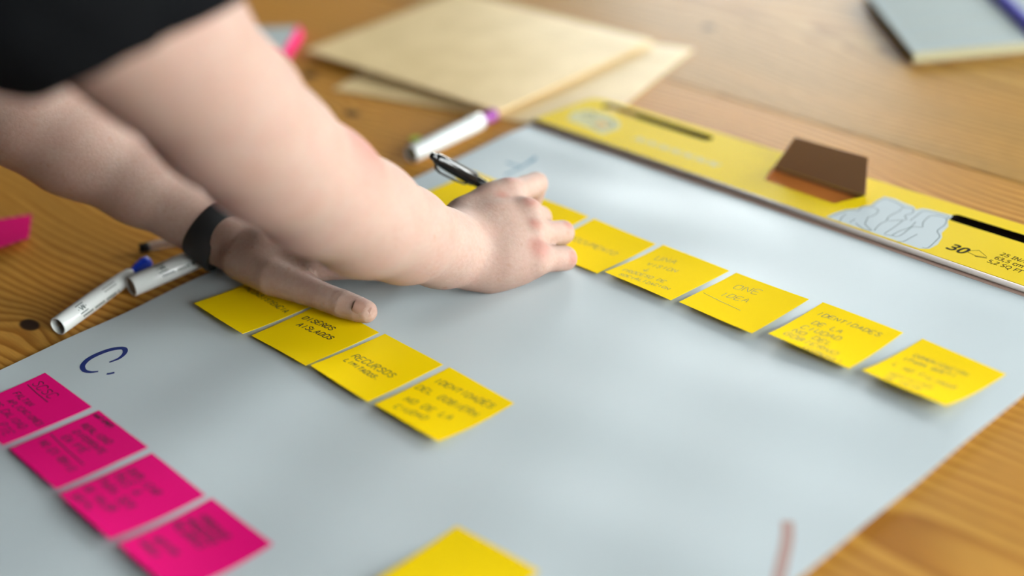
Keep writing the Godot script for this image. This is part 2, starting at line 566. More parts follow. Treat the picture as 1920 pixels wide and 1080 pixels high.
	# the small picture and pale lettering at the far end of the header
	st = begin()
	pol = PackedVector2Array(v2("30,-28 19,-48 29,-61 55,-65 80,-56 90,-44 86,-22 62,-26"))
	for i in Geometry2D.triangulate_polygon(pol): st.add_vertex(L.call(pol[i].x, pol[i].y, 5.06))
	flip_up(st, t, "printed_emblem", mats.print_pale)
	st = begin()
	for s in ["32,-48 40,-56 48,-50 54,-54", "40,-42 52,-44", "58,-50 70,-52 80,-44 72,-34 60,-34"]: ribbon(st, smooth_path(v2(s)), 2.0, surf)
	part("printed_lines", done(st), mats.print_line, t)
	st = begin()
	for s in ["62,-44 70,-42 76,-38", "64,-38 70,-34"]: ribbon(st, smooth_path(v2(s)), 3.5, surf)
	part("printed_lines", done(st), mats.print_orange, t)
	st = begin()
	for k in 7:
		var u := 120.0 + k * 16.0
		ribbon(st, smooth_path([Vector2(u, -32), Vector2(u + 4, -40), Vector2(u + 8, -32), Vector2(u + 12, -40)]), 2.6, surf)
	part("printed_lines", done(st), mats.print_pale, t)
	# marker writing on the sheet
	var ink = func(p: Vector2): return L.call(p.x, p.y, sheet_h(p.x, p.y) + 0.12)
	st = begin()
	var cp := smooth_path(v2("65,551 66,543 62,535 55,532 49,538 46,548 46,560 51,569 59,572 65,570 69,566"))
	var cw := []
	for i in cp.size(): cw.append(2.0 + 3.2 * sin(PI * i / (cp.size() - 1.0)))
	ribbon(st, cp, 3.0, ink, cw)
	ribbon(st, v2("79,562 80,561 81.5,558"), 2.6, ink)
	part("handwriting", done(st), mats.ink_blue, t, "blue marker letter C with a full stop")
	st = begin()
	ribbon(st, smooth_path(v2("48,78 58,78 66,74 65,54")), 3.0, ink)
	ribbon(st, smooth_path(v2("62,52 67,76 68,100")), 3.0, ink)
	part("handwriting", done(st), mats.ink_pale_blue, t, "pale blue marker letter beyond the writing hand")
	st = begin()
	ribbon(st, smooth_path(v2("613,360 624,375 641,405 650,420")), 8.5, ink)
	part("handwriting", done(st), mats.ink_red, t, "faded red marker stroke")

func flip_up(st: SurfaceTool, parent: Node, called: String, m: Material):
	# a flat print: make sure that it faces up
	var arr := st.commit_to_arrays()
	var v: PackedVector3Array = arr[Mesh.ARRAY_VERTEX]
	var s2 := begin()
	s2.set_smooth_group(-1)
	for i in range(0, v.size(), 3):
		var up := (v[i + 1] - v[i]).cross(v[i + 2] - v[i]).y
		for k in ([0, 2, 1] if up > 0.0 else [0, 1, 2]): s2.add_vertex(v[i + k])
	part(called, done(s2), m, parent)

func print_text(text: String, u: float, v: float, cap: float, bold: bool, parent: Node, L: Callable):
	var tm := TextMesh.new()
	tm.text = text
	var f := SystemFont.new()
	f.font_names = PackedStringArray(["Droid Sans"])
	if bold: f.font_weight = 700
	tm.font = f
	tm.font_size = 64
	tm.pixel_size = cap * 0.001 / 46.0
	tm.depth = 0.0001
	tm.curve_step = 1.0
	tm.horizontal_alignment = HORIZONTAL_ALIGNMENT_LEFT
	tm.vertical_alignment = VERTICAL_ALIGNMENT_BOTTOM
	var o := part("printed_text", tm, mats.print_grey, parent)
	var lean := 0.22 if bold else 0.05
	o.transform = Transform3D(Basis(Vector3.RIGHT, Vector3(lean, 0, -1.0), Vector3.UP), L.call(u, v + cap * 0.3, 5.12))

# ------------------------------------------------------------------ sticky notes on the pad
func build_notes():
	var mid := "yellow notes in the middle row"
	var top := "yellow notes in the row below the header"
	var low := "pink notes in the near left corner"
	var k := "ink_black"; var g := "ink_grey"; var p := "ink_pink"
	note("yellow", 83.5, 416.9, -1.6, 5, "yellow sticky note under the left wrist, first of its row", mid, k, 0.75, [["INCONSISTENCIA", 2, 25, 71, 26]])
	note("yellow", 164.3, 413.4, -0.5, 3, "yellow sticky note under the left thumb reading DISEÑOS AISLADOS", mid, k, 1.0, [["DISEÑOS", 8.4, 26.6, 45.1, 22.7], ["AISLADOS", 14.7, 36.9, 57.0, 33.6]])
	note("yellow", 245.2, 413.3, -1.9, 4, "yellow sticky note reading RECURSOS LIMITADOS, right of the left thumb", mid, k, 0.8, [["RECURSOS", 11.2, 40.1, 62.4, 37.6], ["LIMITADOS.", 12.0, 49.3, 56.3, 49.2]])
	note("yellow", 328.7, 415.0, -1.5, 5, "yellow sticky note reading IDENTIDADES DEL GOBIERNO, last of the middle row", mid, k, 0.75, [["IDENTIDADES", 7.0, 19.8, 69.1, 13.6], ["DEL GOBIERN", 4.1, 35.8, 68.4, 29.5], ["NO DE LA", 10.9, 53.4, 58.6, 45.9], ["CIUDAD", 13.9, 65.9, 45.6, 59.7]])
	note("yellow", 75.7, 153.2, -0.3, 3, "yellow sticky note beneath the black pen, farthest of its row", top, g, 0.5, [])
	note("yellow", 159.7, 154.2, -0.3, 2, "yellow sticky note mostly covered by the writing hand's fingers", top, g, 0.5, [])
	note("yellow", 242.7, 154.2, -0.3, 2, "yellow sticky note just right of the writing hand's curled fingers", top, g, 0.6, [["DOCUMENTO", 8, 40, 64, 37]])
	note("yellow", 325.4, 152.0, -0.6, 4, "yellow sticky note reading VISION with a small arrow", top, g, 0.5, [["UNA", 12.6, 23.0, 33.6, 17.0], ["VISION", 15.0, 36.9, 45.1, 30.9], ["v", 21, 47, 27, 46], ["PROCESO DE", 8.6, 60.6, 51.8, 53.6], ["SOCIALIZACION", 12.4, 69.6, 63.1, 61.6]])
	note("yellow", 409.1, 151.1, 0.3, 4.5, "yellow sticky note reading ONE IDEA above a drawn line", top, g, 0.55, [["ONE", 15.8, 21.1, 40.4, 15.0], ["IDEA", 15.8, 38.9, 42.5, 34.1], ["_", 3.8, 48.8, 45.3, 51.8]])
	note("yellow", 498.1, 147.1, 1.4, 6.5, "yellow sticky note crowded with writing from IDENTIDADES down, second from right", top, k, 0.6, [["IDENTIDADES", 7.8, 17.5, 66.5, 14.8], ["DE LA", 14.0, 32.8, 41.5, 30.8], ["CIUDAD", 11.7, 44.5, 46.8, 41.1], ["NO DEL", 10.6, 54.7, 47.0, 52.9], ["GOBIERNO", 8.9, 64.4, 58.7, 63.6], ["(COMUNA)", 32.9, 73.4, 67.4, 72.6]])
	note("yellow", 587.7, 146.7, -3.6, 7.5, "rightmost yellow sticky note, with its near edge curling up by the pad's edge", top, g, 0.6, [["COMUNICACION", 10.8, 24.7, 57.6, 20.3], ["(PARA QUE?)", 8.5, 34.1, 51.8, 28.9], ["L NO FILTRAR", 8.8, 47.2, 63.4, 44.5], ["NOTICIAS", 16.5, 62.0, 51.6, 57.2], ["DE VALOR", 18.7, 70.2, 48.2, 66.9]])
	note("yellow", 485.2, 543.6, 3.2, 4, "blurred blank yellow sticky note at the near edge of the pad", "", g, 0.5, [])
	note("pink", 72.3, 633.6, -0.8, 3, "pink sticky note with SCSC underlined", low, p, 0.8, [["SCSC", 8.4, 12.0, 42.8, 13.9], ["_", 5.6, 18.9, 42.9, 20.8], ["FALTAN", 10.0, 31.2, 39.3, 32.0], ["APLICACIONES", 17.0, 40.2, 71.9, 41.3], ["DE CALIDAD", 11.3, 50.0, 66.1, 52.9], ["PTE", 45.4, 63.2, 67.7, 64.7]])
	note("pink", 156.3, 634.1, -1.9, 3, "pink sticky note reading REALIDAD DIFERENTE above a drawn line", low, p, 1.0, [["NACIONES", 3.7, 5.0, 30.1, 5.0], ["REALIDAD", 10.1, 18.9, 50.6, 16.8], ["DIFERENTE", 14.3, 28.1, 59.2, 27.0], ["EN PTE", 15.1, 37.6, 47.5, 36.4], ["_", 4.1, 43.8, 60.7, 46.1], ["NO ES OBVIO", 9.0, 52.8, 63.3, 55.0]])
	note("pink", 241.2, 639.5, -2.6, 5, "pink sticky note reading DUPLICAR, third from the left", low, p, 1.1, [["DUPLICAR", 8.2, 22.9, 52.5, 23.8], ["MAS A", 6.7, 32.3, 42.5, 34.2], ["PARA SER", 4.3, 44.9, 53.3, 45.8], ["DE VALOR", 5.5, 57.3, 47.5, 57.1], ["SOCIAL", 8.1, 68.2, 34.6, 66.9]])
	note("pink", 324.6, 641.0, -1.3, 5, "nearest and most blurred pink sticky note, at the end of the pink row", low, p, 1.3, [["INNOVAR", 10.6, 16.1, 47.9, 18.4], ["PROCESOS", 8.8, 25.5, 46.1, 25.9], ["MEJORAS", 5.8, 33.7, 43.4, 34.5], ["GESTION", 11.1, 52.7, 37.4, 51.9], ["CAMBIO", 8.5, 62.0, 30.1, 62.4]])

func note(col: String, u: float, v: float, deg: float, lift: float, label: String, group: String, ink: String, pen: float, lines: Array):
	var th := deg_to_rad(deg)
	var x := Vector2(cos(th), -sin(th))
	var y := Vector2(sin(th), cos(th))
	var c := Vector2(u, v)
	var base := W(u, v, sheet_h(u, v))
	var tw := rng.randf_range(-0.25, 0.25)
	var surf = func(p: Vector2, over: float) -> Vector3:
		var q := c + x * (p.x - S / 2) + y * (p.y - S / 2)
		var tt := clampf(p.y / S, 0.0, 1.0)
		var bend := lift * tt * tt * (1.0 + tw * (p.x / S - 0.5) * 2.0)
		q -= y * bend * bend * 0.66 / S
		return W(q.x, q.y, sheet_h(q.x, q.y) + 0.35 + bend + over) - base
	var t := thing("sticky_note", label, "sticky note", base, 0.0, group)
	part("note_sheet", sheet(func(s, q): return surf.call(Vector2(s * S, q * S), 0.0), 14, 14, 0.00022), mats[col], t)
	if lines.is_empty(): return
	var st := begin()
	for l in lines: write(st, l[0], Vector2(l[1], l[2]), Vector2(l[3], l[4]), pen, func(p): return surf.call(p, 0.08))
	part("handwriting", done(st), mats[ink], t)

# ------------------------------------------------------------------ envelopes, notebook
func envelope(label: String, c0: Vector2, deg: float, w: float, d: float, hfun: Callable, thick: float) -> void:
	var th := deg_to_rad(deg)
	var x := Vector2(cos(th), -sin(th))
	var y := Vector2(-sin(th), -cos(th))
	var mid := c0 + x * w / 2 + y * d / 2
	var base := W(mid.x, mid.y, -4)
	var t := thing("envelope", label, "envelope", base, 0.0, "manila envelopes beyond the pad")
	var f = func(s, q): # q = 0 far edge
		var p: Vector2 = c0 + x * w * s + y * d * (1.0 - q)
		return W(p.x, p.y, hfun.call(s, 1.0 - q)) - base
	part("envelope_body", sheet(f, 30, 24, thick * 0.001), mats.manila, t)
	# the closed flap along the far edge
	var g = func(s, q):
		var k: float = 0.02 + 0.96 * s
		var p: Vector2 = c0 + x * w * k + y * d * (1.0 - q * 0.16)
		return W(p.x, p.y, hfun.call(k, 1.0 - q * 0.16) + 0.5) - base
	part("envelope_flap", sheet(g, 20, 4, 0.0004), mats.manila, t)

func build_envelopes():
	envelope("manila envelope with only its edges showing, tucked under the other and the header card", Vector2(-262, 58), 15.0, 335, 254, func(s, q): return -2.6 + 1.0 * sin(PI * s) * (1.0 - s), 0.9)
	envelope("large manila envelope lying on top of another, beyond the uncapped purple marker", Vector2(-374, 12), 1.9, 331, 258, func(s, q): return 3.0 + 3.5 * sin(PI * s) * sin(PI * q) + 3.0 * (1.0 - q) * (1.0 - q), 1.6)

func build_notebook():
	var th := atan2(0.76, 0.65)
	var x := Vector3(0.65, 0, -0.76)
	var z := Vector3(0.76, 0, 0.65) # towards the near edge
	var base := W(222, -379, -4)
	var t := thing("notebook", "open spiral notebook with a purple coil in the far right corner", "notebook", base, atan2(0.76, 0.65))
	for side in 2:
		var x0 := 0.0 if side == 0 else 0.150
		var st := begin()
		box(st, Vector3(x0, 0, -0.21), Vector3(x0 + 0.139, 0.002, 0), 0.0005)
		part("cover", done(st), mats.kraft_dark, t)
		var hh := 0.013 if side == 0 else 0.008
		st = begin()
		var rows := 10
		for k in rows: # the page edges, uneven as leaves are
			var j := rng.randf_range(0.0, 0.0006)
			box(st, Vector3(x0 + 0.002 + j, 0.002 + (hh - 0.002) * k / rows, -0.207), Vector3(x0 + 0.137 - j, 0.002 + (hh - 0.002) * (k + 1) / rows - 0.0001, -0.002 - j))
		part("page_block", done(st), mats.page_edge, t)
		part("page", sheet(func(s, q): return Vector3(x0 + 0.0015 + 0.136 * s, hh + 0.0004 + 0.0012 * sin(PI * s), -0.2075 + 0.206 * q), 12, 2, 0.0003), mats.page, t)
		st = begin()
		var st2 := begin()
		for r in 17:
			var pts := []
			var zz := -0.195 + r * 0.0115
			var n := 36
			for i in n: pts.append(Vector2(x0 + 0.012 + i * 0.0033 * rng.randf_range(0.97, 1.0), zz + 0.0022 * sin(i * 2.1 + r) * rng.randf_range(0.2, 1.0)))
			ribbon(st2 if r % 4 == 1 else st, pts, 0.0012, func(p): return Vector3(p.x, hh + 0.0006 + 0.0012 * sin(PI * (p.x - x0 - 0.0015) / 0.136), p.y))
		part("handwriting", done(st), mats.page_ink, t)
		part("handwriting", done(st2), mats.page_ink_tan, t)
	var cs := begin()
	cs.set_smooth_group(1)
	var turns := 34
	var seg := 16
	var prev := []
	for i in turns * seg + 1:
		var a := TAU * i / seg
		var zz := -0.2 + 0.19 * i / (turns * seg)
		var c := Vector3(0.1445 + 0.0105 * cos(a), 0.0115 + 0.0105 * sin(a), zz)
		var rad := Vector3(cos(a), sin(a), 0)
		var ring := []
		for k in 6: ring.append(c + (rad * cos(TAU * k / 6) + Vector3.BACK * sin(TAU * k / 6)) * 0.0011)
		if prev:
			for k in 6: quad(cs, prev[k], ring[k], ring[(k + 1) % 6], prev[(k + 1) % 6])
		prev = ring
	part("coil", done(cs), mats.coil, t, "purple plastic spiral")

# ------------------------------------------------------------------ markers
func build_markers():
	# each: near end, far end (u, v), lathe profiles
	var d1 := Vector3(-36, 0, -107).normalized()
	var b1 := W(-19, 552, -4)
	var m := thing("marker", "white marker with a blue end, its hollow end beside the knot in the wood", "marker", b1)
	var c1 := Vector3(0, 0.0085, 0)
	var tilt := Vector3(0, -0.004, 0)
	part("barrel", lathe([[12, 0], [12, 6.6, 2], [0.5, 6.8, 3], [0, 7.2], [0, 8.1], [0.5, 8.5], [50, 8.3], [88, 7.0], [97, 6.4], [98, 6.0], [98.2, 0]], c1, d1, 40), mats.barrel, m)
	part("cavity", lathe([[9, 0], [9, 6.9]], c1, -d1 * -1.0, 24), mats.cavity, m)
	part("end_plug", lathe([[97, 0], [97, 4.6], [101, 4.7], [119, 7.0], [122, 6.2], [122.5, 0]], c1, d1 , 8, true), mats.blue_plastic, m, "blue faceted end plug")
	barrel_print(m, c1, d1, 8.4, 22, 0.6)
	var d2 := Vector3(3, 0, -87).normalized()
	var b2 := W(-27.5, 473, -4)
	m = thing("marker", "white marker lying half under the black wristband, with dark green lettering", "marker", b2)
	var c2 := Vector3(0, 0.0096, 0)
	part("barrel", lathe([[3.0, 0], [3.0, 7.6, 2], [0.6, 7.8, 3], [0, 8.4], [0, 9.0], [0.6, 9.6], [126, 9.6], [128, 8.8], [128.2, 0]], c2, d2, 40), mats.barrel, m)
	part("cavity", lathe([[1.6, 0], [1.6, 7.8]], c2, d2, 24), mats.cavity, m)
	barrel_print(m, c2, d2, 9.6, 26, 0.35)
	var d3 := Vector3(-5, 0, -120).normalized()
	var b3 := W(-38, 132, -4)
	m = thing("marker", "blurred white marker with a purple end beyond the writing hand", "marker", b3)
	var c3 := Vector3(0, 0.0096, 0)
	part("barrel", lathe([[6.0, 0], [6.0, 7.6, 2], [0.6, 7.8, 3], [0, 8.4], [0, 9.0], [0.6, 9.6], [96, 9.6], [101, 9.0], [103, 7.4], [103.2, 0]], c3, d3, 40), mats.barrel, m)
	part("cavity", lathe([[2.5, 0], [2.5, 7.9]], c3, d3, 24), mats.cavity_green, m)
	part("end_plug", lathe([[102, 0], [102, 6.0], [108, 6.0], [120, 7.4], [123, 6.6], [123.5, 0]], c3, d3, 10, true), mats.purple_plastic, m, "purple end plug")
	# clear ball pen
	var d4 := Vector3(21, 0, -37).normalized()
	var b4 := W(-95, 423, -4)
	m = thing("ballpoint_pen", "clear plastic ballpoint pen with a black end, half under the left forearm", "pen", b4)
	var c4 := Vector3(0, 0.0048, 0)
	part("barrel", lathe([[8, 0], [8, 4.2], [12, 4.6], [128, 4.6], [130, 4.0], [130.2, 0]], c4, d4, 6), mats.clear_plastic, m)
	part("ink_tube", lathe([[8, 0], [8, 1.3], [126, 1.3], [126, 0]], c4, d4, 10), mats.ink_red, m)
	part("end_plug", lathe([[0, 0], [0, 3.4], [1, 4.4], [9, 4.7], [10, 4.2], [10.2, 0]], c4, d4, 20), mats.dark_plastic, m)

func barrel_print(m: Node, c: Vector3, d: Vector3, r: float, at: float, phase: float):
	# green-black lettering wrapped on the barrel: a square emblem, a bold line and two fine lines
	var side := Vector3.UP.cross(d).normalized()
	if side.x < 0: side = -side
	var surf = func(p: Vector2): # p.x along the barrel in mm, p.y round it in mm from the top towards the camera
		var a := p.y / r
		return c + d * p.x * 0.001 + (Vector3.UP * cos(a) + side * sin(a)) * (r + 0.1) * 0.001
	var st := begin()
	var o := r * phase
	var flip = func(p: Vector2): return surf.call(Vector2(p.x, p.y))
	for s in [[0, 0, 9, 0], [9, 0, 9, 8], [9, 8, 0, 8], [0, 8, 0, 0], [2, 2, 4, 6], [4, 6, 5, 2], [5, 2, 7, 6], [7, 6, 7, 2]]:
		var a := Vector2(at + s[0], o - 2 + s[1])
		var b := Vector2(at + s[2], o - 2 + s[3])
		ribbon(st, [a, a.lerp(b, 0.5), b], 0.9, flip)
		ribbon(st, [b, a.lerp(b, 0.5), a], 0.9, flip)
	for k in 22:
		var x := at + 2 + k * 2.2
		if k % 7 == 6: continue
		for e in [[0.0, 0.0, 0.8, 2.0], [0.8, 2.0, 1.5, 0.2]]:
			ribbon(st, [Vector2(x + e[0], o + 8.5 + e[1]), Vector2(x + e[2], o + 8.5 + e[3])], 0.8, flip)
			ribbon(st, [Vector2(x + e[2], o + 8.5 + e[3]), Vector2(x + e[0], o + 8.5 + e[1])], 0.8, flip)
	for q in 2:
		for k in 9:
			var x := at + 34 + k * 1.8
			ribbon(st, [Vector2(x, o - 1 + q * 3.0), Vector2(x + 1.2, o - 0.2 + q * 3.0)], 0.6, flip)
			ribbon(st, [Vector2(x + 1.2, o - 0.2 + q * 3.0), Vector2(x, o - 1 + q * 3.0)], 0.6, flip)
	part("printed_text", done(st), mats.print_dark if mats.has("print_dark") else mat("print_dark", hexc("1c3a33"), 0.4), m)

# ------------------------------------------------------------------ loose notes on the wood
func loose_sheet(called: String, label: String, category: String, c0: Vector2, x: Vector2, w: float, d: float, hfun: Callable, m: Material) -> Node3D:
	var xx := x.normalized()
	var yy := Vector2(-xx.y, xx.x)
	var mid := c0 + xx * w / 2 + yy * d / 2
	var base := W(mid.x, mid.y, -4)
	var t := thing(called, label, category, base)
	part("note_sheet", sheet(func(s, q):
		var p: Vector2 = c0 + xx * w * s + yy * d * q
		return W(p.x, p.y, -3.6 + hfun.call(s, q)) - base, 14, 14, 0.0003), m, t)
	return t

func build_loose_notes():
	loose_sheet("sticky_note", "bright pink sticky note with a curled corner on the bare wood at the left", "sticky note", Vector2(-257, 448), Vector2(69, 42), S, S, func(s, q): return 9.0 * pow(maxf(0.0, s - 0.75 + maxf(0.0, 0.5 - q) * 0.3) / 0.4, 2.0) * (1.0 - q * 0.6) + 1.5 * s, mats.pink)
	loose_sheet("sticky_flag", "tiny lime green sticky flag beside the hollow end of the purple marker", "sticky flag", Vector2(-84, 82), Vector2(30, 12), 34, 12, func(s, q): return 6.0 * s * s, mats.lime)
	# a small pad of pink notes with a pale top sheet
	var base := W(-412, 0, -4)
	var t := thing("note_pad", "small pad of pink notes with a pale top sheet, beyond the right forearm", "note pad", base, -atan2(65.0, 55.0))
	var st := begin()
	for k in 6:
		var j := rng.randf_range(-0.0008, 0.0008)
		box(st, Vector3(-0.042 + j, 0.002 * k, 0.0 + j), Vector3(0.042 + j, 0.002 * k + 0.0019, 0.076 + j))
	part("note_block", done(st), mats.pink, t, "pink stack of notes")
	part("top_sheet", sheet(func(s, q): return Vector3(-0.042 + 0.084 * s, 0.0125, 0.004 + 0.074 * q), 4, 4, 0.0004), mats.page, t, "pale top sheet")

# ------------------------------------------------------------------ bodies as distance fields meshed with surface nets (mm, x = u, y = h, z = v)
class Field:
	var bones := []      # [group, a, b - a, 1 / l2, ra, rb - ra, radius of bound]
	var k := {0: 12.0}   # blend inside a group
	var join := 6.0      # blend of the other groups with group 0
	var clips := {}      # group -> [point, normal]
	func add(g: int, pts: Array):
		# pts: [u, v, h, r] joints of a chain
		for i in pts.size() - 1:
			var a := Vector3(pts[i][0], pts[i][2], pts[i][1])
			var b := Vector3(pts[i + 1][0], pts[i + 1][2], pts[i + 1][1])
			var ba := b - a
			bones.append([g, a, ba, 1.0 / maxf(ba.length_squared(), 1e-6), float(pts[i][3]), float(pts[i + 1][3] - pts[i][3])])
	func near(c: Vector3, reach: float) -> Array:
		var o := []
		for b in bones:
			var q: Vector3 = c - b[1]
			var t := clampf(q.dot(b[2]) * b[3], 0.0, 1.0)
			if (q - b[2] * t).length() - (b[4] + b[5] * t) < reach: o.append(b)
		return o
	func dist(p: Vector3, list: Array) -> float:
		var gd := {}
		for b in list:
			var q: Vector3 = p - b[1]
			var t := clampf(q.dot(b[2]) * b[3], 0.0, 1.0)
			var d: float = (q - b[2] * t).length() - (b[4] + b[5] * t)
			var g: int = b[0]
			if gd.has(g):
				var e: float = gd[g]
				var kk: float = k.get(g, 1.2)
				var h := maxf(kk - absf(d - e), 0.0)
				gd[g] = minf(d, e) - h * h / (4.0 * kk)
			else:
				gd[g] = d
		var main: float = gd.get(0, 1e9)
		var rest := 1e9
		for g in gd:
			if g == 0: continue
			var d: float = gd[g]
			if clips.has(g): d = maxf(d, (p - clips[g][0]).dot(clips[g][1]))
			rest = minf(rest, d)
		var h2 := maxf(join - absf(main - rest), 0.0)
		return minf(main, rest) - h2 * h2 / (4.0 * join)

# meshes the field with cells of the given size; color(p, n) gives a linear vertex colour
func nets(f: Field, cell: float, base: Vector3, extra: Callable = none, color: Callable = none, into: Array = []) -> Array:
	var B := 8
	var bs := cell * B
	var marked := {}
	for b in f.bones:
		var r: float = maxf(b[4], b[4] + b[5]) + cell * 2
		var lo: Vector3 = b[1].min(b[1] + b[2]) - Vector3(r, r, r)
		var hi: Vector3 = b[1].max(b[1] + b[2]) + Vector3(r, r, r)
		for x in range(floori(lo.x / bs), floori(hi.x / bs) + 1):
			for y in range(floori(lo.y / bs), floori(hi.y / bs) + 1):
				for z in range(floori(lo.z / bs), floori(hi.z / bs) + 1): marked[Vector3i(x, y, z)] = true
	var half := bs * 0.87
	var vid := {}
	var V := PackedVector3Array()
	var N := PackedVector3Array()
	var quads := [] # [cell, axis, sign]
	var n1 := B + 1
	var vals := PackedFloat32Array()
	vals.resize(n1 * n1 * n1)
	for blk in marked:
		var o := Vector3(blk) * bs
		var cen := o + Vector3.ONE * bs * 0.5
		var list := f.near(cen, half + 26.0)
		if list.is_empty(): continue
		if absf(f.dist(cen, list)) > half + 14.0 and not f.clips.size(): continue
		var neg := false
		var pos := false
		var at := 0
		for z in n1:
			for y in n1:
				for x in n1:
					var p := o + Vector3(x, y, z) * cell
					var d := f.dist(p, list)
					if extra.is_valid(): d = extra.call(p, d)
					vals[at] = d
					if d < 0.0: neg = true
					else: pos = true
					at += 1
		if not (neg and pos): continue
		for z in B:
			for y in B:
				for x in B:
					var i0 := x + n1 * (y + n1 * z)
					var s := Vector3.ZERO
					var cnt := 0
					var d000 := vals[i0]; var d100 := vals[i0 + 1]; var d010 := vals[i0 + n1]; var d110 := vals[i0 + n1 + 1]
					var j0 := i0 + n1 * n1
					var d001 := vals[j0]; var d101 := vals[j0 + 1]; var d011 := vals[j0 + n1]; var d111 := vals[j0 + n1 + 1]
					var in0 := d000 < 0.0
					if in0 == (d100 < 0.0) and in0 == (d010 < 0.0) and in0 == (d110 < 0.0) and in0 == (d001 < 0.0) and in0 == (d101 < 0.0) and in0 == (d011 < 0.0) and in0 == (d111 < 0.0): continue
					if in0 != (d100 < 0.0): s += Vector3(d000 / (d000 - d100), 0, 0); cnt += 1
					if (d010 < 0.0) != (d110 < 0.0): s += Vector3(d010 / (d010 - d110), 1, 0); cnt += 1
					if (d001 < 0.0) != (d101 < 0.0): s += Vector3(d001 / (d001 - d101), 0, 1); cnt += 1
					if (d011 < 0.0) != (d111 < 0.0): s += Vector3(d011 / (d011 - d111), 1, 1); cnt += 1
					if in0 != (d010 < 0.0): s += Vector3(0, d000 / (d000 - d010), 0); cnt += 1
					if (d100 < 0.0) != (d110 < 0.0): s += Vector3(1, d100 / (d100 - d110), 0); cnt += 1
					if (d001 < 0.0) != (d011 < 0.0): s += Vector3(0, d001 / (d001 - d011), 1); cnt += 1
					if (d101 < 0.0) != (d111 < 0.0): s += Vector3(1, d101 / (d101 - d111), 1); cnt += 1
					if in0 != (d001 < 0.0): s += Vector3(0, 0, d000 / (d000 - d001)); cnt += 1
					if (d100 < 0.0) != (d101 < 0.0): s += Vector3(1, 0, d100 / (d100 - d101)); cnt += 1
					if (d010 < 0.0) != (d011 < 0.0): s += Vector3(0, 1, d010 / (d010 - d011)); cnt += 1
					if (d110 < 0.0) != (d111 < 0.0): s += Vector3(1, 1, d110 / (d110 - d111)); cnt += 1
					var c := Vector3i(blk.x * B + x, blk.y * B + y, blk.z * B + z)
					vid[c] = V.size()
					V.append(o + (Vector3(x, y, z) + s / cnt) * cell)
					N.append(Vector3(d100 + d110 + d101 + d111 - d000 - d010 - d001 - d011, d010 + d110 + d011 + d111 - d000 - d100 - d001 - d101, d001 + d101 + d011 + d111 - d000 - d100 - d010 - d110).normalized())
					if in0 != (d100 < 0.0): quads.append([c, 0, in0])
					if in0 != (d010 < 0.0): quads.append([c, 1, in0])
					if in0 != (d001 < 0.0): quads.append([c, 2, in0])
	var U := [Vector3i(1, 0, 0), Vector3i(0, 1, 0), Vector3i(0, 0, 1)]
	var I := PackedInt32Array()
	for q in quads:
		var c: Vector3i = q[0]
		var u: Vector3i = U[(q[1] + 1) % 3]
		var w: Vector3i = U[(q[1] + 2) % 3]
		if not (vid.has(c - u) and vid.has(c - w) and vid.has(c - u - w)): continue
		var a: int = vid[c - u - w]; var b: int = vid[c - w]; var e: int = vid[c]; var d: int = vid[c - u]
		if q[2]: I.append_array([a, e, b, a, d, e])
		else: I.append_array([a, b, e, a, e, d])
	var C := PackedColorArray()
	for i in V.size():
		if color.is_valid(): C.append(color.call(V[i], N[i]))
		V[i] = V[i] * 0.001 + Vector3(0, Y0, 0) - base
	if into:
		var off: int = into[0].size()
		var II := PackedInt32Array()
		for i in I: II.append(i + off)
		into[0].append_array(V); into[1].append_array(N); into[2].append_array(C); into[3].append_array(II)
		return into
	return [V, N, C, I]

func net_mesh(a: Array) -> ArrayMesh:
	var arr := []
	arr.resize(Mesh.ARRAY_MAX)
	arr[Mesh.ARRAY_VERTEX] = a[0]
	arr[Mesh.ARRAY_NORMAL] = a[1]
	if a[2].size(): arr[Mesh.ARRAY_COLOR] = a[2]
	arr[Mesh.ARRAY_INDEX] = a[3]
	var m := ArrayMesh.new()
	m.add_surface_from_arrays(Mesh.PRIMITIVE_TRIANGLES, arr)
	return m

